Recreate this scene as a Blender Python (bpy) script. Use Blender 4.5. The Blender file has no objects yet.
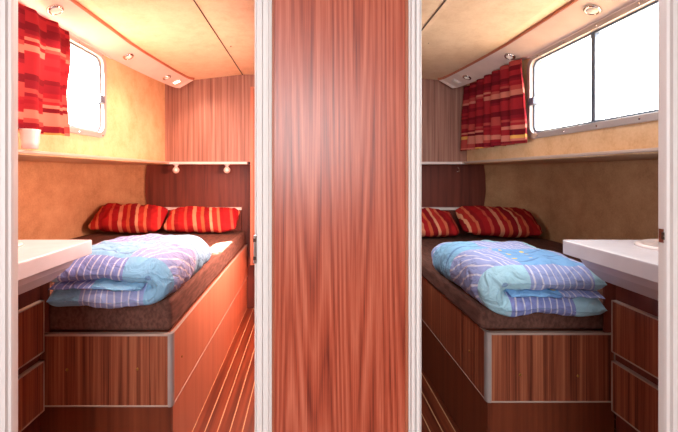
import bpy, bmesh, math, random
from mathutils import Vector, Matrix, noise

random.seed(7)
sc = bpy.context.scene
C = sc.collection
PI = math.pi

# ------------------------------------------------------------------ camera
EYE = 1.27
F = 380.0
cam_d = bpy.data.cameras.new('camera')
cam = bpy.data.objects.new('camera', cam_d)
C.objects.link(cam)
cam.location = (0, 0, EYE)
cam.rotation_euler = (PI / 2, 0, 0)
cam_d.sensor_width = 36
cam_d.lens = F / 678 * 36
cam_d.shift_x = (339 - 307) / 678
cam_d.shift_y = (173 - 216) / 678
cam_d.clip_start = 0.02
sc.camera = cam

# ------------------------------------------------------------------ world, sun, area lights, exposure
w = bpy.data.worlds.new('sky')
sc.world = w
w.use_nodes = True
bg = w.node_tree.nodes['Background']
bg.inputs[0].default_value = (1.0, 0.98, 0.97, 1)
bg.inputs[1].default_value = 17.0


def light(name, kind, loc, energy, color, size=0.1, size_y=None, target=None, **kw):
    d = bpy.data.lights.new(name, kind)
    d.energy = energy
    d.color = color
    if kind == 'AREA':
        d.size = size
        if size_y:
            d.shape = 'RECTANGLE'
            d.size_y = size_y
    elif kind in ('POINT', 'SPOT'):
        d.shadow_soft_size = size
    for k, v in kw.items():
        setattr(d, k, v)
    o = bpy.data.objects.new(name, d)
    C.objects.link(o)
    o.location = loc
    if target is not None:
        o.rotation_euler = (Vector(target) - Vector(loc)).to_track_quat('-Z', 'Y').to_euler()
    return o


sun = light('sun', 'SUN', (-3, 0, 4), 280, (1.0, 0.90, 0.76))
sun.data.angle = 0.01
sun.rotation_euler = Vector((1.0, 0.87, -1.35)).to_track_quat('-Z', 'Y').to_euler()
# added area lights in the saloon behind the camera (rear and overhead), sources unseen
light('saloon_rear_fill', 'AREA', (-0.15, -1.95, 1.65), 56, (0.95, 0.985, 1.0), 1.1, 0.9, target=(0.05, 0.9, 1.25))
light('saloon_overhead_fill', 'AREA', (-0.5, -0.3, 2.02), 9, (0.97, 0.98, 1.0), 0.6, 0.6, target=(-0.5, -0.3, 0))

# added overhead fill lights just inside each cabin door, no hatches built
light('cabin_overhead_fill', 'AREA', (-0.55, 1.35, 2.08), 16, (1.0, 0.86, 0.76), 0.5, 0.5, target=(-0.55, 1.35, 0))
light('cabin_overhead_fill', 'AREA', (0.72, 1.35, 2.08), 7, (0.94, 0.96, 1.0), 0.5, 0.5, target=(0.72, 1.35, 0))
# added fill lights, no lamps built, on the middle partition, out of sight behind the door panel
light('partition_fill', 'AREA', (-0.135, 2.35, 1.30), 40, (1.0, 0.51, 0.38), 0.35, 0.25, target=(-1.5, 2.45, 1.15))
light('aisle_fill', 'AREA', (-0.135, 2.6, 0.85), 19, (1.0, 0.62, 0.50), 0.8, 0.3, target=(-0.7, 2.5, 0.35))
light('partition_fill', 'AREA', (0.295, 2.35, 1.30), 6, (1.0, 0.95, 0.92), 0.35, 0.25, target=(1.6, 2.45, 1.15))

sc.view_settings.view_transform = 'Standard'
sc.view_settings.look = 'None'
sc.view_settings.gamma = 1
sc.view_settings.use_curve_mapping = False
sc.view_settings.exposure = 0.0
sc.cycles.max_bounces = 12
sc.cycles.diffuse_bounces = 8
sc.cycles.transparent_max_bounces = 12
sc.cycles.caustics_reflective = False
sc.cycles.caustics_refractive = False
sc.cycles.sample_clamp_indirect = 8

XC = 0.08            # centreline of the boat


def X(side, half):
    return XC + side * half


# ------------------------------------------------------------------ materials
def srgb(r, g, b):
    f = lambda c: (c / 255 / 12.92) if c / 255 <= 0.04045 else ((c / 255 + 0.055) / 1.055) ** 2.4
    return (f(r), f(g), f(b), 1)


class Nt:
    def __init__(s, name):
        s.m = bpy.data.materials.new(name)
        s.m.use_nodes = True
        s.t = s.m.node_tree
        s.b = s.t.nodes['Principled BSDF']

    def n(s, typ, **kw):
        nd = s.t.nodes.new(typ)
        for k, v in kw.items():
            if k == 'inp':
                for kk, vv in v.items():
                    nd.inputs[kk].default_value = vv
            else:
                setattr(nd, k, v)
        return nd

    def l(s, a, b):
        s.t.links.new(a, b)

    def math(s, op, a, b=None, clamp=False):
        nd = s.n('ShaderNodeMath', operation=op, use_clamp=clamp)
        for i, v in enumerate((a, b)):
            if v is None:
                continue
            if isinstance(v, (int, float)):
                nd.inputs[i].default_value = v
            else:
                s.l(v, nd.inputs[i])
        return nd.outputs[0]

    def ramp(s, fac, stops, interp='LINEAR'):
        nd = s.n('ShaderNodeValToRGB')
        cr = nd.color_ramp
        cr.interpolation = interp
        while len(cr.elements) < len(stops):
            cr.elements.new(0.5)
        for e, (p, c) in zip(cr.elements, stops):
            e.position = p
            e.color = c
        s.l(fac, nd.inputs[0])
        return nd.outputs[0]

    def mix(s, fac, a, b, blend='MIX'):
        nd = s.n('ShaderNodeMix', data_type='RGBA', blend_type=blend)
        for i, v in ((0, fac), (6, a), (7, b)):
            if isinstance(v, (int, float, tuple)):
                nd.inputs[i].default_value = v
            else:
                s.l(v, nd.inputs[i])
        return nd.outputs[2]

    def bump(s, h, strength=0.2, dist=0.01):
        nd = s.n('ShaderNodeBump', inp={'Strength': strength, 'Distance': dist})
        s.l(h, nd.inputs['Height'])
        s.l(nd.outputs[0], s.b.inputs['Normal'])

    def set(s, **kw):
        for k, v in kw.items():
            s.b.inputs[k.replace('_', ' ')].default_value = v
        return s


def plain(name, col, rough=0.5, metal=0.0, spec=0.5, var=0.06):
    t = Nt(name).set(Roughness=rough, Metallic=metal)
    t.b.inputs['Specular IOR Level'].default_value = spec
    tc = t.n('ShaderNodeTexCoord')
    nz = t.n('ShaderNodeTexNoise', inp={'Scale': 9.0, 'Detail': 4.0})
    t.l(tc.outputs['Object'], nz.inputs['Vector'])
    lo = tuple(c * (1 - var) for c in col[:3]) + (1,)
    hi = tuple(min(1, c * (1 + var)) for c in col[:3]) + (1,)
    t.l(t.ramp(nz.outputs[0], [(0.3, lo), (0.7, hi)]), t.b.inputs['Base Color'])
    return t.m


def wood(name, dark, mid, lite, axis='Z', freq=34.0, along=1.0, rough=0.42, contrast=(0.36, 0.5, 0.66), flame=0.0, spec=0.5):
    t = Nt(name).set(Roughness=rough)
    t.b.inputs['Specular IOR Level'].default_value = spec
    tc = t.n('ShaderNodeTexCoord')
    mp = t.n('ShaderNodeMapping')
    sc3 = {'X': (along, freq, freq), 'Y': (freq, along, freq), 'Z': (freq, freq, along)}[axis]
    mp.inputs['Scale'].default_value = sc3
    t.l(tc.outputs['Object'], mp.inputs[0])
    n1 = t.n('ShaderNodeTexNoise', inp={'Scale': 1.0, 'Detail': 5.0, 'Roughness': 0.6, 'Distortion': flame})
    t.l(mp.outputs[0], n1.inputs['Vector'])
    mp2 = t.n('ShaderNodeMapping')
    mp2.inputs['Scale'].default_value = tuple(v * 3.6 for v in sc3)
    t.l(tc.outputs['Object'], mp2.inputs[0])
    n2 = t.n('ShaderNodeTexNoise', inp={'Scale': 1.0, 'Detail': 3.0})
    t.l(mp2.outputs[0], n2.inputs['Vector'])
    f = t.math('ADD', t.math('MULTIPLY', n1.outputs[0], 0.72), t.math('MULTIPLY', n2.outputs[0], 0.28))
    a, b, c = contrast
    col = t.ramp(f, [(a, dark), (b, mid), (c, lite)])
    t.l(col, t.b.inputs['Base Color'])
    t.bump(f, 0.08, 0.002)
    return t.m


M = {}
M['laminate'] = wood('striped_rosewood_laminate', srgb(84, 36, 24), srgb(152, 82, 57), srgb(188, 118, 84), freq=58, along=0.7, rough=0.38)
M['laminate_back'] = wood('pale_striped_laminate', srgb(116, 76, 66), srgb(156, 112, 98), srgb(182, 142, 126), freq=40, along=0.6, rough=0.45)
M['base_wood'] = wood('plain_mahogany_base', srgb(96, 44, 28), srgb(120, 58, 36), srgb(136, 70, 44), freq=16, along=0.5, rough=0.4)
M['dark_wood'] = wood('dark_mahogany', srgb(82, 36, 28), srgb(108, 50, 38), srgb(126, 62, 48), freq=14, along=0.8, rough=0.5)
M['floor_wood'] = None
M['banding'] = plain('pale_edge_banding', srgb(190, 170, 158), 0.35)
M['aluminium'] = plain('satin_aluminium', srgb(182, 174, 172), 0.4, 0.35)
M['jamb'] = plain('white_fluted_door_profile', srgb(238, 232, 230), 0.45, var=0.0)
M['chrome'] = plain('chrome', srgb(210, 205, 205), 0.15, 1.0)
M['white_plastic'] = plain('white_gelcoat', srgb(232, 222, 220), 0.22)
M['valance'] = plain('pinkish_white_valance', srgb(226, 208, 198), 0.35)
M['counter'] = plain('white_moulded_counter', srgb(220, 220, 228), 0.25)
M['orange_trim'] = plain('orange_brown_wood_trim', srgb(176, 104, 76), 0.4)
M['side_left_lit'] = wood('smooth_side_board_lit_salmon', srgb(192, 120, 94), srgb(202, 130, 102), srgb(210, 138, 110), freq=12, along=0.4, rough=0.4)  # left aisle boards and locker: warm glare painted into a lighter colour
M['brass'] = plain('brass_screw', srgb(170, 130, 70), 0.3, 0.9)
M['rubber'] = plain('dark_seam', srgb(60, 40, 30), 0.7)
M['saloon'] = plain('saloon_wall_lining', srgb(218, 212, 206), 0.7)
M['lens'] = plain('lamp_lens', srgb(250, 245, 235), 0.2)


def fabric_wall(name, a, b, c, rough=0.85, scale=7.0):
    t = Nt(name).set(Roughness=rough)
    t.b.inputs['Specular IOR Level'].default_value = 0.2
    tc = t.n('ShaderNodeTexCoord')
    n1 = t.n('ShaderNodeTexNoise', inp={'Scale': scale, 'Detail': 8.0, 'Roughness': 0.7})
    n2 = t.n('ShaderNodeTexNoise', inp={'Scale': 90.0, 'Detail': 3.0})
    t.l(tc.outputs['Object'], n1.inputs['Vector'])
    t.l(tc.outputs['Object'], n2.inputs['Vector'])
    f = t.math('ADD', t.math('MULTIPLY', n1.outputs[0], 0.75), t.math('MULTIPLY', n2.outputs[0], 0.25))
    t.l(t.ramp(f, [(0.38, a), (0.5, b), (0.64, c)]), t.b.inputs['Base Color'])
    t.bump(n2.outputs[0], 0.15, 0.003)
    return t.m


M['lining'] = fabric_wall('beige_hull_lining', srgb(208, 168, 126), srgb(220, 184, 142), srgb(228, 194, 154))
M['lining_low'] = fabric_wall('tan_carpet_lining', srgb(180, 138, 100), srgb(196, 154, 114), srgb(208, 168, 128), 0.95, 5.0)
M['ceiling'] = fabric_wall('cream_ceiling_lining', srgb(226, 198, 162), srgb(234, 208, 174), srgb(240, 216, 184), 0.6, 12.0)


def mat_floor():
    t = Nt('teak_and_holly_floor').set(Roughness=0.35)
    tc = t.n('ShaderNodeTexCoord')
    sep = t.n('ShaderNodeSeparateXYZ')
    t.l(tc.outputs['Object'], sep.inputs[0])
    fr = t.math('FRACT', t.math('DIVIDE', t.math('ADD', sep.outputs[0], 0.566 + 6.15), 0.0615))
    line = t.math('LESS_THAN', fr, 0.075)
    mp = t.n('ShaderNodeMapping')
    mp.inputs['Scale'].default_value = (40, 1.2, 1)
    t.l(tc.outputs['Object'], mp.inputs[0])
    nz = t.n('ShaderNodeTexNoise', inp={'Scale': 1.0, 'Detail': 5.0})
    t.l(mp.outputs[0], nz.inputs['Vector'])
    base = t.ramp(nz.outputs[0], [(0.35, srgb(98, 42, 26)), (0.65, srgb(140, 68, 42))])
    t.l(t.mix(line, base, srgb(222, 180, 138)), t.b.inputs['Base Color'])
    return t.m


def mat_panel():
    t = Nt('red_mahogany_door_panel').set(Roughness=0.32)
    tc = t.n('ShaderNodeTexCoord')
    mp = t.n('ShaderNodeMapping')
    mp.inputs['Scale'].default_value = (10, 10, 0.32)
    t.l(tc.outputs['Object'], mp.inputs[0])
    n0 = t.n('ShaderNodeTexNoise', inp={'Scale': 0.6, 'Detail': 1.0, 'Distortion': 0.15})
    t.l(mp.outputs[0], n0.inputs['Vector'])
    # contour lines of a stretched noise give the flame figure
    rings = t.math('FRACT', t.math('MULTIPLY', n0.outputs[0], 24.0))
    tri = t.math('ABSOLUTE', t.math('SUBTRACT', rings, 0.5))
    mp2 = t.n('ShaderNodeMapping')
    mp2.inputs['Scale'].default_value = (230, 230, 3.0)
    t.l(tc.outputs['Object'], mp2.inputs[0])
    n2 = t.n('ShaderNodeTexNoise', inp={'Scale': 1.0, 'Detail': 4.0, 'Roughness': 0.7})
    t.l(mp2.outputs[0], n2.inputs['Vector'])
    mp3 = t.n('ShaderNodeMapping')
    mp3.inputs['Scale'].default_value = (60, 60, 0.8)
    t.l(tc.outputs['Object'], mp3.inputs[0])
    n3 = t.n('ShaderNodeTexNoise', inp={'Scale': 1.0, 'Detail': 4.0})
    t.l(mp3.outputs[0], n3.inputs['Vector'])
    f = t.math('ADD', t.math('MULTIPLY', tri, 0.30), t.math('ADD', t.math('MULTIPLY', n2.outputs[0], 0.50), t.math('MULTIPLY', n3.outputs[0], 0.30)))
    col = t.ramp(f, [(0.30, srgb(104, 34, 24)), (0.45, srgb(174, 78, 54)), (0.62, srgb(206, 116, 90))])
    t.l(col, t.b.inputs['Base Color'])
    t.bump(n2.outputs[0], 0.10, 0.002)
    return t.m


def mat_stripes(name, stops, width, ox=0.0, slant=0.25):
    """stripes across local X of a pillow"""
    t = Nt(name).set(Roughness=0.85)
    t.b.inputs['Specular IOR Level'].default_value = 0.15
    uv = t.n('ShaderNodeUVMap')
    sep = t.n('ShaderNodeSeparateXYZ')
    t.l(uv.outputs[0], sep.inputs[0])
    u = t.math('ADD', sep.outputs[0], t.math('MULTIPLY', sep.outputs[1], slant))
    fr = t.math('FRACT', t.math('DIVIDE', t.math('ADD', u, ox + 5), width))
    col = t.ramp(fr, stops, 'CONSTANT')
    tc = t.n('ShaderNodeTexCoord')
    n2 = t.n('ShaderNodeTexNoise', inp={'Scale': 220.0, 'Detail': 2.0})
    t.l(tc.outputs['Object'], n2.inputs['Vector'])
    t.l(col, t.b.inputs['Base Color'])
    t.bump(n2.outputs[0], 0.25, 0.003)
    return t.m


STR = [(0.0, srgb(172, 32, 36)), (0.13, srgb(200, 84, 66)), (0.19, srgb(158, 26, 34)), (0.32, srgb(218, 140, 108)),
       (0.40, srgb(174, 34, 38)), (0.50, srgb(206, 96, 62)), (0.57, srgb(140, 24, 32)), (0.68, srgb(222, 158, 122)),
       (0.74, srgb(182, 48, 42)), (0.85, srgb(212, 112, 80)), (0.91, srgb(152, 28, 34))]
M['pillow'] = mat_stripes('red_striped_pillow_cloth', STR, 0.40)


def mat_curtain():
    t = Nt('red_patchwork_curtain_cloth').set(Roughness=0.9)
    t.b.inputs['Specular IOR Level'].default_value = 0.1
    uv = t.n('ShaderNodeUVMap')
    sep = t.n('ShaderNodeSeparateXYZ')
    t.l(uv.outputs[0], sep.inputs[0])
    cu = t.math('FLOOR', t.math('DIVIDE', sep.outputs[0], 0.21))
    # every column of the weave is shifted, row heights vary through a warped v
    wob = t.math('MULTIPLY', t.math('SINE', t.math('MULTIPLY', sep.outputs[1], 43.0)), 0.012)
    cv = t.math('FLOOR', t.math('DIVIDE', t.math('ADD', sep.outputs[1], t.math('ADD', wob, t.math('MULTIPLY', cu, 0.008))), 0.024))
    cmb = t.n('ShaderNodeCombineXYZ')
    t.l(cv, cmb.inputs[0])
    wn = t.n('ShaderNodeTexWhiteNoise', noise_dimensions='3D')
    t.l(cmb.outputs[0], wn.inputs['Vector'])
    cmb2 = t.n('ShaderNodeCombineXYZ')
    t.l(cv, cmb2.inputs[0])
    t.l(cu, cmb2.inputs[1])
    wn2 = t.n('ShaderNodeTexWhiteNoise', noise_dimensions='3D')
    t.l(cmb2.outputs[0], wn2.inputs['Vector'])
    f = t.math('ADD', t.math('MULTIPLY', wn.outputs[0], 0.84), t.math('MULTIPLY', wn2.outputs[0], 0.16))
    col = t.ramp(f, [(0.0, srgb(108, 22, 32)), (0.26, srgb(152, 36, 44)), (0.46, srgb(126, 26, 38)), (0.56, srgb(170, 68, 64)),
                     (0.64, srgb(144, 30, 40)), (0.72, srgb(194, 116, 100)), (0.88, srgb(212, 160, 84)), (0.90, srgb(192, 104, 90))], 'CONSTANT')
    t.l(col, t.b.inputs['Base Color'])
    tr = t.n('ShaderNodeBsdfTranslucent')
    t.l(col, tr.inputs[0])
    mx = t.n('ShaderNodeMixShader', inp={0: 0.10})
    t.l(t.b.outputs[0], mx.inputs[1])
    t.l(tr.outputs[0], mx.inputs[2])
    t.l(mx.outputs[0], t.t.nodes['Material Output'].inputs[0])
    return t.m


def mat_duvet(seed):
    t = Nt('blue_patchwork_duvet_cloth').set(Roughness=0.8)
    t.b.inputs['Specular IOR Level'].default_value = 0.2
    uv = t.n('ShaderNodeUVMap')
    sep = t.n('ShaderNodeSeparateXYZ')
    t.l(uv.outputs[0], sep.inputs[0])
    u, v = sep.outputs[0], sep.outputs[1]
    cu = t.math('FLOOR', t.math('DIVIDE', t.math('ADD', u, seed * 0.13), 0.26))
    cv = t.math('FLOOR', t.math('DIVIDE', t.math('ADD', v, 0.04), 0.27))
    cmb = t.n('ShaderNodeCombineXYZ')
    t.l(t.math('ADD', cu, seed), cmb.inputs[0])
    t.l(cv, cmb.inputs[1])
    wn = t.n('ShaderNodeTexWhiteNoise', noise_dimensions='3D')
    t.l(cmb.outputs[0], wn.inputs['Vector'])
    # neighbours always differ: parity picks the family, the noise the shade
    par = t.math('MODULO', t.math('ADD', t.math('ADD', cu, cv), 100), 2.0)
    a = t.ramp(wn.outputs[0], [(0.0, srgb(134, 186, 222)), (0.35, srgb(164, 208, 226)), (0.7, srgb(120, 172, 222))], 'CONSTANT')
    wz = t.n('ShaderNodeTexNoise', inp={'Scale': 9.0, 'Detail': 2.0})
    t.l(uv.outputs[0], wz.inputs['Vector'])
    wobble = t.math('MULTIPLY', wz.outputs[0], 0.05)
    # lavender with white stripes
    st = t.math('FRACT', t.math('DIVIDE', t.math('ADD', t.math('ADD', u, wobble), t.math('MULTIPLY', v, 0.35)), 0.028))
    sm = t.math('MULTIPLY', t.math('LESS_THAN', st, 0.20), 0.75)
    lav = t.ramp(wn.outputs[0], [(0.0, srgb(134, 146, 206)), (0.5, srgb(152, 166, 216))], 'CONSTANT')
    b = t.mix(sm, lav, srgb(222, 224, 236))
    col = t.mix(par, a, b)
    # yellow and dark blue little motifs in the aqua patches
    vo = t.n('ShaderNodeTexVoronoi', inp={'Scale': 15.0, 'Randomness': 0.9})
    t.l(uv.outputs[0], vo.inputs['Vector'])
    dot = t.math('LESS_THAN', vo.outputs['Distance'], 0.24)
    pick = t.math('GREATER_THAN', wn.outputs[0], 0.55)
    dot = t.math('MULTIPLY', t.math('MULTIPLY', dot, t.math('SUBTRACT', 1.0, par)), pick)
    col = t.mix(dot, col, srgb(226, 200, 110))
    # thin scrolling drawn lines
    wv = t.n('ShaderNodeTexWave', wave_type='RINGS', inp={'Scale': 3.4, 'Distortion': 5.0, 'Detail': 1.0, 'Detail Scale': 1.5})
    t.l(uv.outputs[0], wv.inputs['Vector'])
    ln = t.math('GREATER_THAN', wv.outputs['Fac'], 0.975)
    ln = t.math('MULTIPLY', ln, t.math('SUBTRACT', 1.0, par))
    col = t.mix(t.math('MULTIPLY', ln, 0.6), col, srgb(84, 110, 170))
    t.l(col, t.b.inputs['Base Color'])
    tc = t.n('ShaderNodeTexCoord')
    n1 = t.n('ShaderNodeTexNoise', inp={'Scale': 16.0, 'Detail': 3.0, 'Distortion': 1.0})
    t.l(tc.outputs['Object'], n1.inputs['Vector'])
    t.bump(n1.outputs[0], 0.8, 0.03)
    return t.m


def mat_mattress(name, a, b):
    t = Nt(name).set(Roughness=0.9)
    t.b.inputs['Specular IOR Level'].default_value = 0.25
    tc = t.n('ShaderNodeTexCoord')
    mp = t.n('ShaderNodeMapping')
    mp.inputs['Scale'].default_value = (90, 12, 60)
    t.l(tc.outputs['Object'], mp.inputs[0])
    n1 = t.n('ShaderNodeTexNoise', inp={'Scale': 1.0, 'Detail': 5.0})
    t.l(mp.outputs[0], n1.inputs['Vector'])
    t.l(t.ramp(n1.outputs[0], [(0.35, a), (0.65, b)]), t.b.inputs['Base Color'])
    t.bump(n1.outputs[0], 0.25, 0.003)
    return t.m


def mat_glass():
    t = Nt('window_glass')
    out = t.t.nodes['Material Output']
    tr = t.n('ShaderNodeBsdfTransparent')
    gl = t.n('ShaderNodeBsdfGlossy', inp={'Roughness': 0.02})
    mx = t.n('ShaderNodeMixShader', inp={0: 0.06})
    t.l(tr.outputs[0], mx.inputs[1])
    t.l(gl.outputs[0], mx.inputs[2])
    t.l(mx.outputs[0], out.inputs[0])
    return t.m


def mat_emit(name, col, strength):
    t = Nt(name)
    t.b.inputs['Base Color'].default_value = col
    t.b.inputs['Emission Color'].default_value = col
    t.b.inputs['Emission Strength'].default_value = strength
    return t.m


M['floor_wood'] = mat_floor()
M['panel'] = mat_panel()
M['curtain'] = mat_curtain()
M['duvet'] = {-1: mat_duvet(3.0), 1: mat_duvet(11.0)}
M['mattress'] = mat_mattress('dark_brown_upholstery', srgb(90, 60, 52), srgb(116, 80, 70))
M['glass'] = mat_glass()
M['lamp_on'] = mat_emit('lit_lamp', srgb(255, 226, 190), 6.0)

# ------------------------------------------------------------------ mesh helpers


class MB:
    def __init__(s):
        s.bm = bmesh.new()
        s.uv = None

    def box(s, a, b, rot=None):
        lo = [min(p, q) for p, q in zip(a, b)]
        hi = [max(p, q) for p, q in zip(a, b)]
        vs = [s.bm.verts.new((x, y, z)) for x in (lo[0], hi[0]) for y in (lo[1], hi[1]) for z in (lo[2], hi[2])]
        for f in ((0, 1, 3, 2), (4, 6, 7, 5), (0, 4, 5, 1), (2, 3, 7, 6), (0, 2, 6, 4), (1, 5, 7, 3)):
            s.bm.faces.new([vs[i] for i in f])
        if rot:
            ang, axis, piv = rot
            bmesh.ops.rotate(s.bm, verts=vs, cent=piv, matrix=Matrix.Rotation(ang, 3, axis))
        return s

    def loft(s, rings, cap=True, closed=True):
        rv = [[s.bm.verts.new(p) for p in r] for r in rings]
        n = len(rv[0])
        for a, b in zip(rv, rv[1:]):
            for i in range(n if closed else n - 1):
                j = (i + 1) % n
                s.bm.faces.new((a[i], a[j], b[j], b[i]))
        if cap:
            s.bm.faces.new(rv[0][::-1])
            s.bm.faces.new(rv[-1])
        return s

    def prism(s, pts, axis, lo, hi):
        """extrude a 2D polygon along an axis"""
        def P(p, h):
            return {'X': (h, p[0], p[1]), 'Y': (p[0], h, p[1]), 'Z': (p[0], p[1], h)}[axis]
        return s.loft([[P(p, lo) for p in pts], [P(p, hi) for p in pts]])

    def disc(s, c, nrm, prof, seg=24):
        """lathe of (radius, height) pairs around nrm at c"""
        q = Vector(nrm).to_track_quat('Z', 'Y')
        rings = []
        for r, h in prof:
            rings.append([tuple(Vector(c) + q @ Vector((r * math.cos(2 * PI * k / seg), r * math.sin(2 * PI * k / seg), h))) for k in range(seg)])
        return s.loft(rings)

    def tube(s, pts, r, seg=10):
        rings = []
        P = [Vector(p) for p in pts]
        for i, p in enumerate(P):
            d = (P[min(i + 1, len(P) - 1)] - P[max(i - 1, 0)]).normalized()
            q = d.to_track_quat('Z', 'Y')
            rings.append([tuple(p + q @ Vector((r * math.cos(2 * PI * k / seg), r * math.sin(2 * PI * k / seg), 0))) for k in range(seg)])
        return s.loft(rings)

    def build(s, name, mat, parent=None, bevel=0.0, smooth=False, origin=None, seg=2):
        bm = s.bm
        bmesh.ops.recalc_face_normals(bm, faces=bm.faces)
        if origin is None:
            if parent is not None:
                origin = parent.matrix_world.translation.copy() if parent.parent is None else Vector(parent['_w'])
            else:
                xs = [v.co.x for v in bm.verts]
                ys = [v.co.y for v in bm.verts]
                zs = [v.co.z for v in bm.verts]
                origin = Vector(((min(xs) + max(xs)) / 2, (min(ys) + max(ys)) / 2, min(zs)))
        origin = Vector(origin)
        bmesh.ops.translate(bm, verts=bm.verts, vec=-origin)
        me = bpy.data.meshes.new(name)
        bm.to_mesh(me)
        bm.free()
        if smooth:
            me.polygons.foreach_set('use_smooth', [True] * len(me.polygons))
        me.materials.append(mat)
        o = bpy.data.objects.new(name, me)
        C.objects.link(o)
        if parent is not None:
            o.parent = parent
            pw = Vector(WORLD[parent.name])
            o.location = origin - pw
        else:
            o.location = origin
        WORLD[o.name] = tuple(origin)
        if bevel:
            b = o.modifiers.new('bevel', 'BEVEL')
            b.width = bevel
            b.segments = seg
            b.limit_method = 'ANGLE'
            b.angle_limit = math.radians(40)
        return o


WORLD = {}


def build(mb, name, mat, parent=None, **kw):
    if parent is not None and 'origin' not in kw:
        kw['origin'] = WORLD[parent.name]
    return mb.build(name, mat, parent, **kw)


def thing(name, label, cat, loc, group=None):
    o = bpy.data.objects.new(name, None)
    o.empty_display_size = 0.05
    C.objects.link(o)
    o.location = loc
    WORLD[o.name] = tuple(loc)
    return tag(o, label, cat, group)


def tag(o, label, cat, group=None):
    o['label'] = label
    o['category'] = cat
    if group:
        o['group'] = group
    return o


def struct(mb, name, mat, parent=None, **kw):
    if parent is None:
        kw.setdefault('origin', (0, 0, 0))
    o = build(mb, name, mat, parent, **kw)
    o['kind'] = 'structure'
    return o


# ------------------------------------------------------------------ the setting
YB = 3.60      # back bulkhead behind the pillows
YU = 3.40      # face of the upper bulkhead
YD = 0.90      # doorway plane
WH = 1.35      # half distance to the upper hull lining
LZ = 1.37      # hull ledge height
HZ = 2.0       # half distance to lower hull lining

struct(MB().box((-2.4, -2.3, -0.05), (2.6, 3.75, 0.0)), 'floor', M['floor_wood'])

# ceiling: gently cambered towards the hull, split in three boards by two dark seams
ceil_prof = [(-1.42, 2.096), (-1.12, 2.098), (-0.66, 2.150), (0.66, 2.150), (1.12, 2.098), (1.42, 2.096)]
top = [(x + XC, 2.22) for x, z in ceil_prof[::-1]]
struct(MB().prism([(x + XC, z) for x, z in ceil_prof] + top, 'Y', YD + 0.05, 3.75), 'ceiling', M['ceiling'])
for i, (s_, hx) in enumerate(((-1, 0.655), (1, 0.625))):
    x = X(s_, hx)
    struct(MB().box((x - 0.003, YD + 0.06, 2.146), (x + 0.003, YU, 2.152)), 'trim_%d' % (i + 1), M['rubber'])
    for (yy, dx) in ((2.55, -0.11), (2.62, 0.05), (3.1, -0.12)):
        struct(MB().disc((x - s_ * dx * 1.0, yy, 2.150 if abs(hx - s_ * dx) < .66 else 2.142), (0, 0, -1), [(0.0035, -0.003), (0.0035, 0.002), (0.001, 0.003)], 8),
               'trim_screw', M['rubber'])

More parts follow.
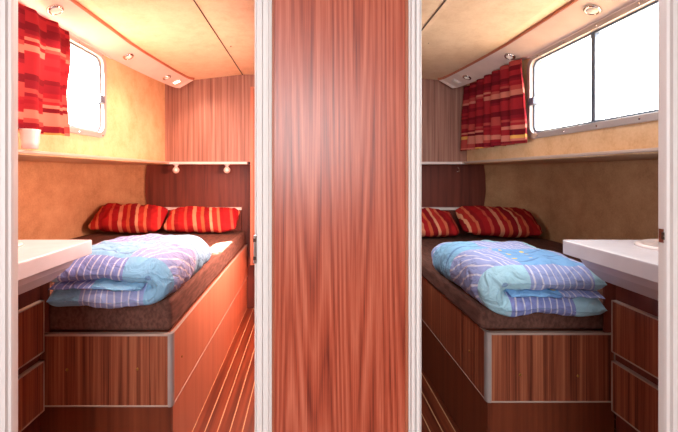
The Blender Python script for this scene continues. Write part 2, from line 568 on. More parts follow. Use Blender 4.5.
SIDE = {-1: 'left', 1: 'right'}
WN = {-1: 1, 1: 2}
WY0, WZ0, WZ1 = 1.28, 1.515, 1.985      # window opening
for s in (-1, 1):
    WY1 = 2.360 if s < 0 else 2.425
    x0, x1 = X(s, WH), X(s, WH + 0.06)
    mb = MB()
    mb.box((x0, YD + 0.05, LZ - 0.01), (x1, YB, WZ0))
    mb.box((x0, YD + 0.05, WZ1), (x1, YB, 2.2))
    mb.box((x0, YD + 0.05, WZ0), (x1, WY0, WZ1))
    mb.box((x0, WY1, WZ0), (x1, YB, WZ1))
    struct(mb, 'wall_%s' % SIDE[s], M['lining'])
    # ledge: the step where the hull moves outwards
    struct(MB().box((X(s, WH - 0.055), YD + 0.05, LZ - 0.022), (X(s, HZ + 0.05), YU + 0.0, LZ)).build('ledge_tmp', M['lining'], None, origin=(0, 0, 0)) if False else
           MB().box((X(s, WH - 0.03), YD + 0.05, LZ - 0.02), (X(s, HZ + 0.05), YB, LZ - 0.001)), 'wall_ledge_%s' % SIDE[s], M['lining'], bevel=0.004)
    struct(MB().box((X(s, WH - 0.048), YD + 0.05, LZ - 0.014), (X(s, WH - 0.03), YU - 0.012, LZ + 0.001)), 'trim_%d' % (3 + (s > 0)), M['banding'], bevel=0.004)
    # lower hull lining, rounded into the back corner
    path = [(1.56, YB - 0.005)] + [(1.66 + 0.34 * math.sin(math.radians(q * 7.5)), YB - 0.405 + 0.40 * math.cos(math.radians(q * 7.5))) for q in range(13)] + [(HZ, YD + 0.05)]
    outer = [(1.56, YB + 0.06), (2.10, YB + 0.06), (2.10, YD + 0.05)]
    poly = [(X(s, a), b) for a, b in path] + [(X(s, a), b) for a, b in outer[::-1]]
    struct(MB().prism(poly, 'Z', 0, LZ - 0.002), 'wall_lower_%s' % SIDE[s], M['lining_low'])
    # back bulkhead: recessed dark part behind the pillows, upper cupboard face, white shelf edge
    pan = [(0.0, 0.0), (0.0, LZ + 0.02), (1.58, LZ + 0.02), (1.60, LZ - 0.12), (1.605, 1.1), (1.58, 0.9), (1.57, 0.0)]
    inner = 0.18
    pts = [(X(s, max(a, inner)), b) for a, b in pan]
    struct(MB().prism(pts, 'Y', YB - 0.02, YB + 0.06), 'wall_back_%s' % SIDE[s], M['dark_wood'])
    struct(MB().box((X(s, inner), YU, LZ), (X(s, WH + 0.03), YB + 0.06, 2.2)), 'wall_upper_back_%s' % SIDE[s], M['laminate_back'])
    struct(MB().box((X(s, inner + (0.43 if s < 0 else 0)), YU - 0.025, LZ - 0.022), (X(s, WH - 0.02 if s < 0 else WH + .02), YB - 0.02, LZ)), 'trim_%d' % (5 + (s > 0)), M['white_plastic'], bevel=0.004)
    # partition towards the middle of the boat
    struct(MB().box((X(s, 0.17), YD + 0.05, 0), (X(s, 0.205), YB + 0.06, 2.2)), 'wall_center_%s' % SIDE[s], M['base_wood'])

    # ---- window: frame, mullion, glass panes, catch
    win = bpy.data.objects.new('window_%d' % WN[s], None)
    C.objects.link(win)
    win.location = (x0, (WY0 + WY1) / 2, WZ0)
    WORLD[win.name] = tuple(win.location)
    win['kind'] = 'structure'

    def rrect(y0, y1, z0, z1, r, n=6):
        out = []
        for cy, cz, a0 in ((y1 - r, z1 - r, 0), (y0 + r, z1 - r, 90), (y0 + r, z0 + r, 180), (y1 - r, z0 + r, 270)):
            for k in range(n + 1):
                a = math.radians(a0 + 90 * k / n)
                out.append((cy + r * math.cos(a), cz + r * math.sin(a)))
        return out

    def ring(a, b, xa, xb):
        """frame ring between outline a (outer) and b (inner)"""
        m = MB()
        loops = [[m.bm.verts.new((xx, p[0], p[1])) for p in pl] for pl, xx in ((a, xa), (a, xb), (b, xb), (b, xa))]
        n = len(a)
        for q in range(4):
            A, B = loops[q], loops[(q + 1) % 4]
            for i in range(n):
                j = (i + 1) % n
                m.bm.faces.new((A[i], A[j], B[j], B[i]))
        return m
    build(ring(rrect(WY0 - 0.03, WY1 + 0.03, WZ0 - 0.03, WZ1 + 0.022, 0.075), rrect(WY0 + 0.004, WY1 - 0.004, WZ0 + 0.004, WZ1 - 0.004, 0.05), X(s, WH - 0.012), X(s, WH + 0.05)),
          'window_frame', M['aluminium'], win, bevel=0.003)
    build(ring(rrect(WY0 + 0.004, WY1 - 0.004, WZ0 + 0.004, WZ1 - 0.004, 0.05), rrect(WY0 + 0.016, WY1 - 0.016, WZ0 + 0.018, WZ1 - 0.014, 0.04), X(s, WH + 0.012), X(s, WH + 0.045)),
          'window_gasket', plain('blue_grey_gasket', srgb(112, 126, 142), 0.4), win)
    build(MB().box((X(s, WH + 0.008), 1.90, WZ0 + 0.01), (X(s, WH + 0.035), 1.927, WZ1 - 0.01)), 'mullion', plain('grey_mullion', srgb(112, 124, 140), 0.35, 0.4), win, bevel=0.003)
    for ya, yb, dx in ((WY0, 1.91, 0.026), (1.91, WY1, 0.034)):
        build(MB().box((X(s, WH + dx), ya, WZ0), (X(s, WH + dx + 0.004), yb, WZ1)), 'glass_pane', M['glass'], win)
    lt = build(MB().box((X(s, WH - 0.02), WY1 - 0.055, 1.70), (X(s, WH + 0.02), WY1 - 0.005, 1.745)), 'window_latch', plain('dark_blue_grey_catch', srgb(92, 104, 122), 0.4), win, bevel=0.004)
    for k in range(5):
        yy = WY0 + 0.1 + k * 0.24
        for zz in (WZ0 - 0.014, WZ1 + 0.009):
            build(MB().disc((X(s, WH - 0.013), yy, zz), (-s, 0, 0), [(0.005, -0.002), (0.005, 0.001), (0.003, 0.002)], 8), 'frame_screw', M['chrome'], win)
    light('window_portal', 'AREA', (X(s, WH + 0.08), (WY0 + WY1) / 2, (WZ0 + WZ1) / 2), 1, (1, 1, 1), WY1 - WY0, WZ1 - WZ0, target=(X(s, 0), (WY0 + WY1) / 2, (WZ0 + WZ1) / 2))
    bpy.context.scene.objects[-1] if False else None

for o in list(C.objects):
    if o.type == 'LIGHT' and o.name.startswith('window_portal'):
        o.data.cycles.is_portal = True
        s = -1 if o.location.x < 0 else 1
        o.rotation_euler = (0, s * PI / 2, 0)      # local -Z towards the room
        o.data.size, o.data.size_y = WZ1 - WZ0, WY1 - WY0

# ---- doorway plane: middle panel between two door profiles, outer profiles, closing walls
struct(MB().box((-0.082, YD + 0.0, 0), (0.238, YD + 0.04, 2.1)), 'wall_center', M['panel'])
for (a, b), k in zip(((-0.0825, -0.078), (0.232, 0.2385)), (7, 8)):
    struct(MB().box((a, YD - 0.006, 0), (b, YD, 2.1)), 'trim_%d' % k, M['orange_trim'], bevel=0.001)


def fluted(xa, xb, y, mats, k, th=0.03):
    """aluminium door profile with raised flutes: plan outline extruded upwards"""
    wdt = xb - xa
    rel = [(0, 0.0), (0.02, -0.006), (0.10, -0.009), (0.115, -0.002), (0.155, -0.002), (0.17, -0.013), (0.30, -0.015), (0.46, -0.013),
           (0.475, -0.001), (0.535, -0.001), (0.55, -0.013), (0.68, -0.015), (0.83, -0.013), (0.845, -0.002), (0.90, -0.002), (0.915, -0.009), (1.0, -0.007)]
    pts = [(xa + wdt * u, y + d) for u, d in rel] + [(xb, y + th), (xa, y + th)]
    struct(MB().prism(pts, 'Z', 0, 2.1), 'trim_%d' % k, mats)


fluted(-0.124, -0.083, YD, M['jamb'], 9)
fluted(0.270, 0.239, YD, M['jamb'], 10)
fluted(-0.695, -0.752, YD, M['jamb'], 11, 0.014)
fluted(0.845, 0.902, YD, M['jamb'], 12, 0.014)
# strike plates in the jambs
for xx, s_ in ((-0.1215, -1), (0.8465, 1)):
    z0 = EYE - (262 - 173) * YD / F if s_ < 0 else EYE - (243 - 173) * YD / F
    z1 = EYE - (234 - 173) * YD / F if s_ < 0 else EYE - (229 - 173) * YD / F
    pl = struct(MB().box((xx - 0.0028, YD - (0.016 if s_ < 0 else 0.001), z0), (xx + (0.0045 if s_ < 0 else 0.003), YD + 0.012, z1)), 'door_strike_plate', M['chrome'], bevel=0.001)
    for zz in (z0 + 0.012, z1 - 0.012):
        build(MB().box((xx - 0.0035, YD - (0.0172 if s_ < 0 else 0.0018), zz - 0.004), (xx + (0.003 if s_ < 0 else 0.001), YD + 0.004, zz + 0.004)), 'latch_hole', M['rubber'], pl)

for s in (-1, 1):
    xo = -0.750 if s < 0 else 0.900
    struct(MB().box((xo, YD + 0.0, 0), (s * 2.4 + 0.1, YD + 0.05, 2.22)), 'wall_front_%s' % SIDE[s], M['saloon'])
    struct(MB().box((s * 2.3 + .1, -2.3, 0), (s * 2.35 + .1, YD, 2.22)), 'wall_saloon_%s' % SIDE[s], M['saloon'])
struct(MB().box((-0.750, YD, 2.1), (0.900, YD + 0.05, 2.22)), 'wall_front_header', M['saloon'])
struct(MB().box((-2.4, -2.35, 0), (2.6, -2.3, 2.22)), 'wall_saloon_rear', M['saloon'])
struct(MB().box((-2.4, -2.35, 2.15), (2.6, YD + .01, 2.22)), 'ceiling_saloon', M['saloon'])
struct(MB().box((-2.4, YB + 0.06, 0), (2.6, YB + 0.12, 2.22)), 'wall_end', M['saloon'])

# ---- light boxes (valances) above the windows
for s in (-1, 1):
    # (y, shift of section inwards)
    def sec(y, sh, sho):
        zc = 2.104
        return [(X(s, 1.195 - sh), y, 2.085), (X(s, 1.200 - sh), y, 2.080), (X(s, WH - 0.002 - sho), y, 2.011), (X(s, WH - 0.001 - sho * .9), y, 2.03), (X(s, WH - 0.001 - sho * .9), y, zc + .03), (X(s, 1.195 - sh), y, zc + .008)]
    ys = [(YD + 0.06, 0, 0), (2.40, 0, 0), (2.55, 0.009, 0.010), (2.75, 0.026, 0.030), (3.0, 0.052, 0.062), (3.24, 0.084, 0.105), (3.30, 0.100, 0.125), (3.325, 0.125, 0.155)]
    v = struct(MB().loft([sec(*q) for q in ys]), 'trim_%d' % (13 + (s > 0)), M['valance'], smooth=False)
    mb = MB()
    rg = []
    for y, sh, so in ys:
        rg.append([(X(s, 1.190 - sh), y, 2.084), (X(s, 1.196 - sh), y, 2.082), (X(s, 1.196 - sh), y, 2.099 + sh * .1), (X(s, 1.188 - sh), y, 2.099 + sh * .1)])
    struct(mb.loft(rg), 'trim_%d' % (15 + (s > 0)), M['orange_trim'])
    # thin white bead where the box meets the window head
    struct(MB().box((X(s, WH - 0.012), YD + 0.06, 2.006), (X(s, WH), 2.45, 2.012)), 'trim_%d' % (17 + (s > 0)), M['white_plastic'])

# ------------------------------------------------------------------ lights in the valance
def on_face(s, u, y, sh=0.0):
    """point on the sloping underside; u = 0 inner edge .. 1 hull edge"""
    a = Vector((X(s, 1.200 - sh), y, 2.080))
    b = Vector((X(s, WH - 0.002 - sh), y, 2.011))
    return a.lerp(b, u)


NORM = {s: (Vector((X(s, WH), 0, 2.011)) - Vector((X(s, 1.2), 0, 2.080))).cross(Vector((0, 1, 0))) for s in (-1, 1)}
names_dl = {(-1, 0): 'round downlight with chrome rim under the left-hand valance above the bright red curtain',
            (-1, 1): 'round downlight in the middle of the valance above the bare left-hand window',
            (-1, 2): 'round downlight near the far tip of the glowing left-hand valance',
            (1, 0): 'round downlight with chrome rim in the right-hand valance above the middle of the window',
            (1, 1): 'round downlight in the right-hand valance directly above the gathered curtain',
            (1, 2): 'round downlight near the far tip of the shaded right-hand valance'}
for s in (-1, 1):
    nr = NORM[s].normalized()
    if nr.z > 0:
        nr = -nr
    for k, (y, sh, u) in enumerate(((1.80, 0, 0.50), (2.52, 0.008, 0.5), (3.07, 0.060, 0.5))):
        p = on_face(s, u, y, sh)
        t = thing('downlight', names_dl[(s, k)], 'ceiling light', tuple(p), 'round downlights in the window valances')
        R = 0.038 if k == 0 else 0.036
        build(MB().disc(p, nr, [(R, -0.002), (R, 0.004), (R * 0.9, 0.010), (R * 0.74, 0.011), (R * 0.70, 0.004), (R * 0.7, -0.001)], 28), 'rim', M['chrome'], t, smooth=True)
        build(MB().disc(p, nr, [(R * 0.7, 0.0), (R * 0.69, 0.006), (R * 0.5, 0.013), (R * 0.2, 0.017), (0.002, 0.018)], 28), 'lens', M['lamp_on'] if False else M['lens'], t, smooth=True)
    p = on_face(s, 0.5, 3.22, 0.088)
    t = thing('reading_light', 'small lit rectangular light at the far tip of the left-hand valance' if s < 0 else 'small rectangular light at the far tip of the right-hand valance', 'light', tuple(p))
    q = nr.to_track_quat('Z', 'Y')

    def rb(w_, d_, h0, h1):
        mb = MB()
        pts = []
        # axes on the face
        ax = (on_face(s, 1, 0) - on_face(s, 0, 0)).normalized()
        ay = Vector((0, 1, 0))
        rings = []
        for h in (h0, h1):
            rings.append([tuple(p + ax * a * w_ + ay * b * d_ + nr * h) for a, b in ((-1, -1), (1, -1), (1, 1), (-1, 1))])
        return mb.loft(rings)
    build(rb(0.036, 0.030, -0.002, 0.006), 'housing', M['white_plastic'], t, bevel=0.002)
    build(rb(0.026, 0.020, 0.004, 0.009), 'lens', M['lamp_on'] if s < 0 else M['lens'], t, bevel=0.002)
# the lamps' own light: warm in the left cabin (switched on), off in the right one
for y, sh, e in ((1.80, 0, 7), (2.52, 0.008, 7), (3.07, 0.086, 5)):
    p = on_face(-1, 0.5, y, sh) + Vector((0.10, 0, -0.05))
    light('downlight_glow', 'SPOT', p, e * 2.8, (1.0, 0.52, 0.36), 0.03, target=p + Vector((0.35, 0.05, -1)), spot_size=math.radians(150), spot_blend=0.8)
for k, (y, sh) in enumerate(((1.80, 0), (2.52, 0.008))):
    p = on_face(1, 0.5, y, sh) + Vector((-0.02, 0, -0.05))

# ------------------------------------------------------------------ locker at the end of the left-hand aisle
lk = thing('wall_locker', 'tall narrow wooden locker door at the far end of the left-hand aisle', 'locker', (-0.30, 3.5, 0.45))
build(MB().box((-0.505, YU - 0.012, 0.45), (-0.125, YB - 0.02, LZ - 0.022)).box((-0.505, YU - 0.012, LZ - 0.02), (-0.125, YU - 0.001, 2.04)), 'cabinet_body', M['side_left_lit'], lk)
build(MB().box((-0.480, YU - 0.034, 0.47), (-0.150, YU - 0.012, 2.02)), 'door', M['orange_trim'], lk, bevel=0.004)

# ------------------------------------------------------------------ beds
YF = 1.58
for s in (-1, 1):
    be = X(s, 0.668) if s > 0 else X(s, 0.640)      # aisle face of the bed
    bo = X(s, 1.20)
    side = 'left-hand' if s < 0 else 'right-hand'
    t = thing('bunk_base', 'built-in bunk base of striped laminate lit orange along the left-hand aisle' if s < 0 else
              'built-in bunk base of dark striped laminate below the right-hand duvet', 'bed base', (be, YF, 0))
    zt, zb = 0.60, (0.300 if s < 0 else 0.318)
    if s > 0:
        zt = 0.605
    # front board
    fx0, fx1 = sorted((be + s * 0.015, bo))
    build(MB().box((fx0 + 0.003, YF, zb + 0.003), (fx1 - 0.003, YF + 0.02, zt - 0.005)), 'front_panel', M['laminate'], t)
    mb = MB()
    mb.box((fx0, YF - 0.003, zt - 0.008), (fx1, YF + 0.022, zt))
    mb.box((fx0, YF - 0.003, zb - 0.002), (fx1, YF + 0.022, zb + 0.004))
    mb.box((fx0, YF - 0.003, zb), (fx0 + 0.004, YF + 0.022, zt)) if s > 0 else mb.box((fx1 - 0.004, YF - 0.003, zb), (fx1, YF + 0.022, zt))
    mb.box((fx0, YF - 0.003, zb), (fx0 + 0.004, YF + 0.022, zt)) if s < 0 else mb.box((fx1 - 0.004, YF - 0.003, zb), (fx1, YF + 0.022, zt))
    build(mb, 'edge_banding', M['banding'], t, bevel=0.001)
    # aisle-side board
    sx0, sx1 = sorted((be, be + s * 0.02))
    build(MB().box((sx0, YF + 0.022, zb + 0.003), (sx1, YB - 0.03, zt - 0.004)), 'side_panel', M['laminate'] if s > 0 else M['side_left_lit'] if 'side_left_lit' in M else M['laminate'], t)
    mb = MB()
    mb.box((be - s * 0.0015, YF + 0.022, zt - 0.003), (be + s * 0.012, YB - 0.03, zt))
    mb.box((be - s * 0.002, YF + 0.022, zb - 0.001), (be + s * 0.022, YB - 0.03, zb + 0.003))
    build(mb, 'edge_banding', M['banding'], t, bevel=0.001)
    # rounded aluminium corner
    cor = [(be - s * 0.002, YF + 0.022)]
    for k in range(7):
        a = math.radians(90 * k / 6)
        cor.append((be + s * (0.012 - 0.014 * math.cos(a)), YF + 0.012 - 0.016 * math.sin(a)))
    cor += [(be + s * 0.016, YF - 0.004), (be + s * 0.016, YF + 0.022)]
    build(MB().prism(cor, 'Z', zb - 0.002, zt + 0.002), 'corner_trim', M['aluminium'], t)
    # lower plinth under both boards, and the lid the mattress lies on
    pl = [(be + s * 0.004, YF + 0.003), (bo, YF + 0.003), (bo, YF + 0.02), (be + s * 0.004, YF + 0.02)]
    build(MB().box((be + s * 0.004, YF + 0.0205, 0.0), (be + s * 0.022, YB - 0.03, zb - 0.003)), 'side_plinth', M['side_left_lit'] if s < 0 else M['base_wood'], t)
    build(MB().prism(pl, 'Z', 0.0, zb - 0.003), 'plinth', M['base_wood'], t)
    build(MB().box((be + s * 0.022, YF + 0.022, zt - 0.03), (X(s, 1.55), YB - 0.03, zt - 0.001)).box((X(s, 1.55), YF + 0.022, zt - 0.03), (X(s, HZ - 0.01), YB - 0.45, zt - 0.001)), 'bed_board', M['base_wood'], t)
    # inner wooden rim between mattress and side board
    for px, py in (((67, 369.6), (137.4, 369)) if s < 0 else ((520, 374.7), (578, 376))):
        xx = (px - 307) * YF / F
        zz = EYE - (py - 173) * YF / F
        build(MB().disc((xx, YF, zz), (0, -1, 0), [(0.006, -0.002), (0.006, 0.002), (0.004, 0.004), (0.001, 0.0045)], 14), 'screw_cap', M['brass'], t, smooth=True)
    yy = 1.75 if s > 0 else 1.70
    build(MB().disc((be, yy, 0.45), (-s, 0, 0), [(0.005, -0.002), (0.005, 0.002), (0.003, 0.003)], 12), 'screw_cap', M['brass'], t, smooth=True)

    # headboard ledge
    hb = thing('headboard_shelf', 'low wooden headboard box with white top behind the brightly lit pillows' if s < 0 else
               'low wooden headboard box with white top behind the shaded pillows', 'shelf', (X(s, 1.0), 3.52, 0.60))
    h0, h1 = X(s, 0.695), X(s, 1.50)
    build(MB().box((h0, 3.540, zt), (h1, YB - 0.021, 0.925)), 'box_front', M['dark_wood'], hb, bevel=0.003)
    build(MB().box((h0 - s * 0.004, 3.532, 0.925), (h1, YB - 0.021, 0.950)), 'top_board', M['white_plastic'], hb, bevel=0.003)

# mattresses
MZ = {-1: 0.742, 1: 0.705}


def mattress(s, xa, xb, label, group=None, corner=False):
    zt = 0.603 if s < 0 else 0.608
    y0, y1 = YF + 0.012, 3.53
    a, b = X(s, xa), X(s, xb)
    if corner:
        poly = [(a, y0), (b, y0), (b, y1 - 0.34), (X(s, xb - 0.03), y1 - 0.20), (X(s, xb - 0.10), y1 - 0.08), (X(s, xb - 0.20), y1), (a, y1)]
    else:
        poly = [(a, y0), (b, y0), (b, y1), (a, y1)]
    o = build(MB().prism(poly, 'Z', zt, MZ[s]), 'mattress', M['mattress'], None, bevel=0.026, seg=4)
    return tag(o, label, 'mattress', group)


mattress(-1, 0.650, 1.318, 'brown mattress strip with a sunlit edge along the left-hand aisle', 'mattress cushions of the left-hand bunk')
mattress(-1, 1.322, HZ - 0.012, 'brown mattress strip against the hull, behind the seam in the left-hand bunk', 'mattress cushions of the left-hand bunk', True)
mattress(1, 0.645, HZ - 0.012, 'dark brown mattress on the right-hand bunk', None, True)


# ------------------------------------------------------------------ duvets
def duvet(s, label, seed):
    base = MZ[s] + 0.001
    cl = []                                   # centreline (o, z), U shaped: bottom layer, fold, top layer
    L = 0.487
    R = 0.054
    for k in range(41):
        cl.append((L - (L - 0.092) * k / 40, 0.044))
    for k in range(1, 15):
        a = -PI / 2 - PI * k / 14
        cl.append((0.092 + R * 1.0 * math.cos(a), 0.044 + R + R * math.sin(a)))
    for k in range(1, 41):
        cl.append((0.092 + (L - 0.092) * k / 40, 0.044 + 2 * R))
    mid = [(0.10 + (L - 0.11) * k / 36, 0.044 + R + 0.002 * math.sin(k)) for k in range(37)]
    Y0, Y1 = YF - 0.045, 2.34
    NT = 84
    bm = bmesh.new()
    uvl = bm.loops.layers.uv.new('UVMap')

    def sheet(path, h0, wr, uoff):
        n = len(path)
        nrm, ss = [], [0]
        for i in range(n):
            a, b = path[max(0, i - 1)], path[min(n - 1, i + 1)]
            d = Vector((b[0] - a[0], b[1] - a[1])).normalized()
            nrm.append(Vector((d.y, -d.x)))
            if i:
                ss.append(ss[-1] + math.dist(path[i], path[i - 1]))
        tot = ss[-1]
        loop = [(i, 1) for i in range(n)] + [(i, -1) for i in range(n - 1, -1, -1)]
        rows = []
        for j in range(NT + 1):
            t = j / NT
            tt = 0.5 - 0.5 * math.cos(PI * t) if True else t
            tt = 0.25 * t + 0.75 * tt
            e = max(0.0, 1 - abs(2 * tt - 1) ** 15) ** 0.5
            row = []
            for i, sg in loop:
                o, z = path[i]
                es = max(0.0, 1 - abs(2 * ss[i] / tot - 1) ** 26) ** 0.5
                y = Y0 + (Y1 - Y0) * tt
                u_ = ss[i] + uoff
                # quilt puffs and wrinkles
                q = 0.007 * math.sin(u_ * 24 + seed) * math.sin(y * 22) + 0.012 * noise.noise(Vector((u_ * 9, y * 7, seed)))
                q += wr * (0.017 * noise.noise(Vector((u_ * 22 + y * 6, y * 11, seed + sg * 3))) + 0.009 * noise.noise(Vector((u_ * 16 - y * 20, y * 34, seed))))
                h = (h0 + q * (1 if sg > 0 else 0.6)) * e * es + 0.0006
                px = o + nrm[i].x * sg * h
                pz = z + nrm[i].y * sg * h
                # corner rounding and slump towards the back, slack front edge
                back = max(0, (tt - 0.55) / 0.45)
                px += 0.13 * back ** 3.2 * (1 - min(1, o / 0.5)) + 0.02 * max(0, 0.12 - tt) / 0.12
                pz *= 1 - (0.42 if s < 0 else 0.34) * back ** 1.6
                pz *= 0.96 + 0.05 * noise.noise(Vector((px * 4, y * 3, seed + 9)))
                ye = (1 - e)
                yy = y + 0.012 * noise.noise(Vector((u_ * 6, tt * 3, seed + 4))) + ye * 0.0
                pz = max(pz, 0.0) - (0.036 if s < 0 else 0.034) * max(0, 1 - (yy - Y0) / 0.075) ** 1.3
                row.append((bm.verts.new((X(s, 0.628 + px), yy, base + pz)), (u_, y)))
            rows.append(row)
        m = len(loop)
        for a, b in zip(rows, rows[1:]):
            for i in range(m):
                k = (i + 1) % m
                f = bm.faces.new((a[i][0], a[k][0], b[k][0], b[i][0]))
                f.smooth = True
                for lp, q in zip(f.loops, (a[i], a[k], b[k], b[i])):
                    lp[uvl].uv = q[1]

    sheet(cl, 0.051, 1.0, 0.0)
    sheet(mid, 0.011, 1.2, 2.0)
    bmesh.ops.remove_doubles(bm, verts=bm.verts, dist=0.0008)
    m = MB()
    m.bm.free()
    m.bm = bm
    o = build(m, 'duvet', M['duvet'][s], None, smooth=True)
    sd = o.modifiers.new('smooth', 'SUBSURF')
    sd.levels = sd.render_levels = 1
    return tag(o, label, 'duvet', 'folded patchwork duvets')


duvet(-1, 'folded pale blue and lavender patchwork duvet, warmly lit, on the left-hand bunk', 2.0)
duvet(1, 'folded blue patchwork duvet with yellow motifs on the right-hand bunk', 5.0)


# ------------------------------------------------------------------ pillows
def pillow(cx, cy, cz, wd, dp, th, tilt, yaw, label, seed, roll=0.0):
    bm = bmesh.new()
    uvl = bm.loops.layers.uv.new('UVMap')
    N, K = 44, 26
    rot = Matrix.Rotation(yaw, 3, 'Z') @ Matrix.Rotation(roll, 3, 'Y') @ Matrix.Rotation(tilt, 3, 'X')
    g = {}
    for sg in (1, -1):
        for i in range(N + 1):
            for j in range(K + 1):
                a, b = 2 * i / N - 1, 2 * j / K - 1
                a2 = math.sin(a * PI / 2) * 0.5 + a * 0.5
                b2 = math.sin(b * PI / 2) * 0.5 + b * 0.5
                ex = 1 - 0.06 * (1 - b2 * b2) * 0 - 0.05 * (1 - abs(b2)) * abs(a2)
                ey = 1 - 0.10 * (1 - abs(a2)) * 0 - 0.07 * (1 - abs(a2)) * abs(b2)
                x = a2 * wd / 2 * (1 - 0.03 * (1 - b2 * b2) - 0.07 * abs(b2) ** 7) + 0.008 * noise.noise(Vector((a * 2, b * 4, seed + 5)))
                y = b2 * dp / 2 * (1 - 0.03 * (1 - a2 * a2) - 0.16 * abs(a2) ** 7) + 0.014 * noise.noise(Vector((a * 3, b * 2, seed + 7)))
                h = th / 2 * max(0, (1 - abs(a2) ** 3.2)) ** 0.55 * max(0, (1 - abs(b2) ** 2.6)) ** 0.55
                h *= 1 + 0.30 * noise.noise(Vector((a * 2.2, b * 1.6, seed + sg)))
                h += 0.016 * noise.noise(Vector((a * 7, b * 5, seed * 2 + sg))) * min(1, h / 0.02)
                if (i in (0, N) or j in (0, K)) and sg < 0:
                    g[(sg, i, j)] = g[(1, i, j)]
                    continue
                p = rot @ Vector((x, y, sg * h))
                g[(sg, i, j)] = (bm.verts.new((cx + p.x, cy + p.y, cz + p.z)), (x, y))
    for sg in (1, -1):
        for i in range(N):
            for j in range(K):
                q = [g[(sg, i, j)], g[(sg, i + 1, j)], g[(sg, i + 1, j + 1)], g[(sg, i, j + 1)]]
                f = bm.faces.new([v[0] for v in q])
                f.smooth = True
                for lp, v in zip(f.loops, q):
                    lp[uvl].uv = v[1]
    m = MB()
    m.bm.free()
    m.bm = bm
    return tag(build(m, 'pillow', M['pillow'], None, smooth=True), label, 'pillow', 'red striped pillows')


TL = math.radians(34)
pillow(-0.925, 3.355, 0.860, 0.65, 0.29, 0.15, TL, -0.03, 'bright red striped pillow nearest the aisle on the left-hand bunk', 1.0)
pillow(-1.545, 3.31, 0.880, 0.62, 0.32, 0.165, TL, 0.02, 'bright red striped pillow next to the hull on the left-hand bunk', 2.0, 0.03)
pillow(1.00, 3.345, 0.832, 0.63, 0.32, 0.17, TL, 0.02, 'dark red striped pillow partly behind the door profile on the right-hand bunk', 3.0)
pillow(1.665, 3.325, 0.850, 0.68, 0.34, 0.17, TL, -0.05, 'dark red striped pillow against the hull lining on the right-hand bunk', 4.0, 0.03)


# ------------------------------------------------------------------ curtains
def curtain(s, y0, y1, z0, z1a, z1b, folds, label, seed, xin):
    """hangs along the hull from y0 to y1, folds in plan; z1a/z1b top heights at the ends"""
    bm = bmesh.new()
    uvl = bm.loops.layers.uv.new('UVMap')
    N, K = folds * 12, 30
    g = []
    for i in range(N + 1):
        u = i / N
        col = []
        for j in range(K + 1):
            v = j / K
            zt = z1a + (z1b - z1a) * u
            z = zt + (z0 - zt) * v + 0.010 * v * noise.noise(Vector((u * 6, 0, seed)))
            amp = (0.024 if s > 0 else 0.015) * (0.85 + 0.4 * v)
            ph = 2 * PI * folds * (u + 0.03 * noise.noise(Vector((u * 4, v * 1.2, seed))))
            d = amp * math.sin(ph) + 0.010 * noise.noise(Vector((u * 8, v * 3, seed + 2)))
            # the cloth is gathered at its heading and spreads lower down
            spread = 1 - 0.10 * (1 - v) ** 1.5 * (1 if s > 0 else 0.25)
            yc = y1 if s < 0 else y0
            y = y0 + (y1 - y0) * u
            mid_ = (y0 + y1) / 2 if s > 0 else y0
            y = mid_ + (y - mid_) * spread + 0.008 * math.cos(ph)
            if s < 0:
                y += 0.025 * u * math.sin(v * 5.2 + 0.6) * (1 - v)
            col.append((bm.verts.new((X(s, xin) + d, y, z)), (u * (y1 - y0) * 1.5, v * 0.6)))
        g.append(col)
    for i in range(N):
        for j in range(K):
            q = [g[i][j], g[i + 1][j], g[i + 1][j + 1], g[i][j + 1]]
            f = bm.faces.new([v[0] for v in q])
            f.smooth = True
            for lp, v in zip(f.loops, q):
                lp[uvl].uv = v[1]
    m = MB()
    m.bm.free()
    m.bm = bm
    o = build(m, 'curtain', M['curtain'], None, smooth=True)
    sd = o.modifiers.new('thick', 'SOLIDIFY')
    sd.thickness = 0.0018
    return tag(o, label, 'curtain')


curtain(-1, 1.22, 1.94, 1.455, 1.995, 1.995, 5, 'bright red and orange curtain with yellow patches over the left-hand window', 3.3, 1.298)
curtain(1, 2.385, 3.35, 1.462, 2.012, 2.012, 7, 'dark red striped gathered curtain beside the right-hand window', 8.1, 1.290)

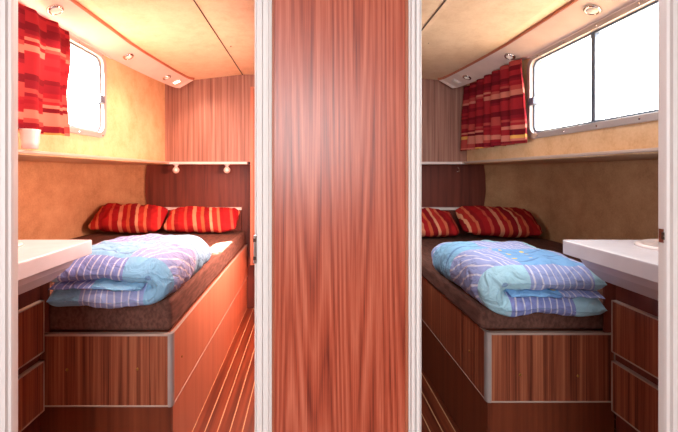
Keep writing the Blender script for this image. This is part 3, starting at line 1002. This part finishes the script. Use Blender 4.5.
# ------------------------------------------------------------------ sink cabinets and counters
for s in (-1, 1):
    hc = 1.174 if s < 0 else 1.186
    fx = X(s, hc)                                   # aisle face
    ye, yn = 1.567, 0.965
    t = thing('drawer_cabinet', 'low brown two-drawer cabinet under the left-hand sink counter' if s < 0 else
              'dark brown two-drawer cabinet under the right-hand sink counter', 'cabinet', (X(s, 1.5), 1.3, 0))
    build(MB().box((fx + s * 0.006, yn, 0.0), (X(s, HZ - 0.002), ye, 0.85)), 'cabinet_body', M['dark_wood'], t, bevel=0.003)
    build(MB().box((X(s, 1.148), ye + 0.001, 0.612), (X(s, 1.30), ye + 0.010, 0.85)), 'end_board', M['dark_wood'], t)
    for z0, z1 in ((0.534, 0.748), (0.292, 0.499)):
        d = build(MB().box((fx - s * 0.012, yn + 0.06, z0 + 0.003), (fx + s * 0.006, ye - 0.006, z1 - 0.003)), 'drawer', M['laminate'], t)
        mb = MB()
        mb.box((fx - s * 0.014, yn + 0.057, z1 - 0.005), (fx + s * 0.006, ye - 0.003, z1))
        mb.box((fx - s * 0.014, yn + 0.057, z0), (fx + s * 0.006, ye - 0.003, z0 + 0.005))
        mb.box((fx - s * 0.014, ye - 0.008, z0), (fx + s * 0.006, ye - 0.003, z1))
        mb.box((fx - s * 0.014, yn + 0.057, z0), (fx + s * 0.006, yn + 0.062, z1))
        build(mb, 'edge_banding', M['banding'], d)
    # moulded counter: slab with a tapering skirt below
    c = thing('sink_counter', 'white moulded sink counter, tinted pink by warm light, in the left-hand cabin' if s < 0 else
              'white moulded sink counter with round basin rim in the right-hand cabin', 'counter', (X(s, 1.45), 1.25, 0.85))
    ha = 0.925
    zt = EYE - 0.2625
    yc = 1.50
    o_ = HZ - 0.003
    build(MB().prism([(X(s, ha), yn), (X(s, ha), yc - 0.006), (X(s, ha + 0.006), yc), (X(s, o_), yc), (X(s, o_), yn)], 'Z', zt - 0.055, zt), 'worktop', M['counter'], c, bevel=0.006, seg=3)
    r0 = [(X(s, ha + 0.045), yn), (X(s, ha + 0.045), yc - 0.02), (X(s, o_), yc - 0.02), (X(s, o_), yn)]
    r1 = [(X(s, ha + 0.075), yn), (X(s, ha + 0.075), yc - 0.022), (X(s, o_), yc - 0.022), (X(s, o_), yn)]
    r2 = [(X(s, ha + 0.135), yn), (X(s, ha + 0.135), yc - 0.03), (X(s, o_), yc - 0.03), (X(s, o_), yn)]
    r3 = [(X(s, ha + 0.16), yn), (X(s, ha + 0.16), yc - 0.035), (X(s, o_), yc - 0.035), (X(s, o_), yn)]
    build(MB().loft([[(x, y, z) for x, y in r] for r, z in ((r0, zt - 0.056), (r1, zt - 0.10), (r2, zt - 0.152), (r3, zt - 0.157))]), 'skirt', M['counter'], c, bevel=0.004)
    # oval basin rim standing slightly proud, with the bowl's dished inside
    cx, cy = X(s, 1.30), 1.325
    mb = MB()
    rings = []
    for (rx, ry, h) in ((0.205, 0.165, 0.0), (0.203, 0.163, 0.006), (0.195, 0.155, 0.010), (0.182, 0.142, 0.010), (0.175, 0.135, 0.005), (0.168, 0.128, 0.001)):
        rings.append([(cx + rx * math.cos(2 * PI * k / 40), cy + ry * math.sin(2 * PI * k / 40) * 0.9, zt + h) for k in range(40)])
    mb.loft(rings)
    build(mb, 'basin', M['white_plastic'], c, smooth=True)

# ------------------------------------------------------------------ small things
# white tapering form for an unclear shape on the left ledge
formx, formy = X(-1, 1.320), 1.70
cup = tag(build(MB().disc((X(-1, 1.345 - 0.043 - 0.012), 1.66, LZ + 0.006), (0, 0, 1), [(0.030, 0), (0.034, 0.03), (0.039, 0.078), (0.041, 0.084), (0.037, 0.084), (0.035, 0.05), (0.028, 0.006), (0.002, 0.004)], 28),
                'cup', M['white_plastic'], None, smooth=True), 'white tapering form on the ledge under the left-hand red curtain', 'cup')

# little ball lamps under the white shelf, left cabin
for k, (px, lab) in enumerate(((176, 'small white ball lamp under the white shelf, the one nearer the hull'), (227, 'small white ball lamp under the white shelf, the one nearer the aisle'))):
    xx = (px - 307) * 3.42 / F
    t = thing('ball_lamp', lab, 'lamp', (xx, 3.42, LZ - 0.022), 'ball lamps under the left-hand shelf')
    build(MB().disc((xx, 3.42, LZ - 0.022), (0, 0, -1), [(0.026, 0), (0.026, 0.006), (0.014, 0.010), (0.013, 0.028)], 18), 'mount', M['white_plastic'], t, smooth=True)
    prof = [(max(0.002, 0.030 * math.sin(PI * q / 12)), 0.052 - 0.030 * math.cos(PI * q / 12)) for q in range(13)]
    b = build(MB().disc((xx, 3.42, LZ - 0.022), (0, 0, -1), prof, 20), 'lamp_head', M['valance'], t, smooth=True)
    build(MB().disc((xx + 0.006, 3.392, LZ - 0.074), (0.2, -1, 0), [(0.014, 0), (0.014, 0.003), (0.008, 0.006)], 16), 'bulb', M['lens'], b, smooth=True)
# metal hook under the shelf, right cabin
hx = (458 - 307) * 3.40 / F
t = thing('coat_hook', 'small chrome hook hanging under the shelf edge in the right-hand cabin', 'hook', (hx, 3.40, LZ - 0.022))
build(MB().disc((hx, 3.40, LZ - 0.022), (0, 0, -1), [(0.014, 0), (0.014, 0.004), (0.004, 0.006), (0.004, 0.03)], 14), 'mount', M['chrome'], t, smooth=True)
pts = [(hx, 3.40, LZ - 0.05)] + [(hx + 0.012 * math.sin(a), 3.40, LZ - 0.075 - 0.018 * math.cos(a) * -1) for a in (0.2, 0.9, 1.6, 2.3, 3.0, 3.7, 4.4)]
build(MB().tube(pts, 0.004), 'hook', M['chrome'], t, smooth=True)
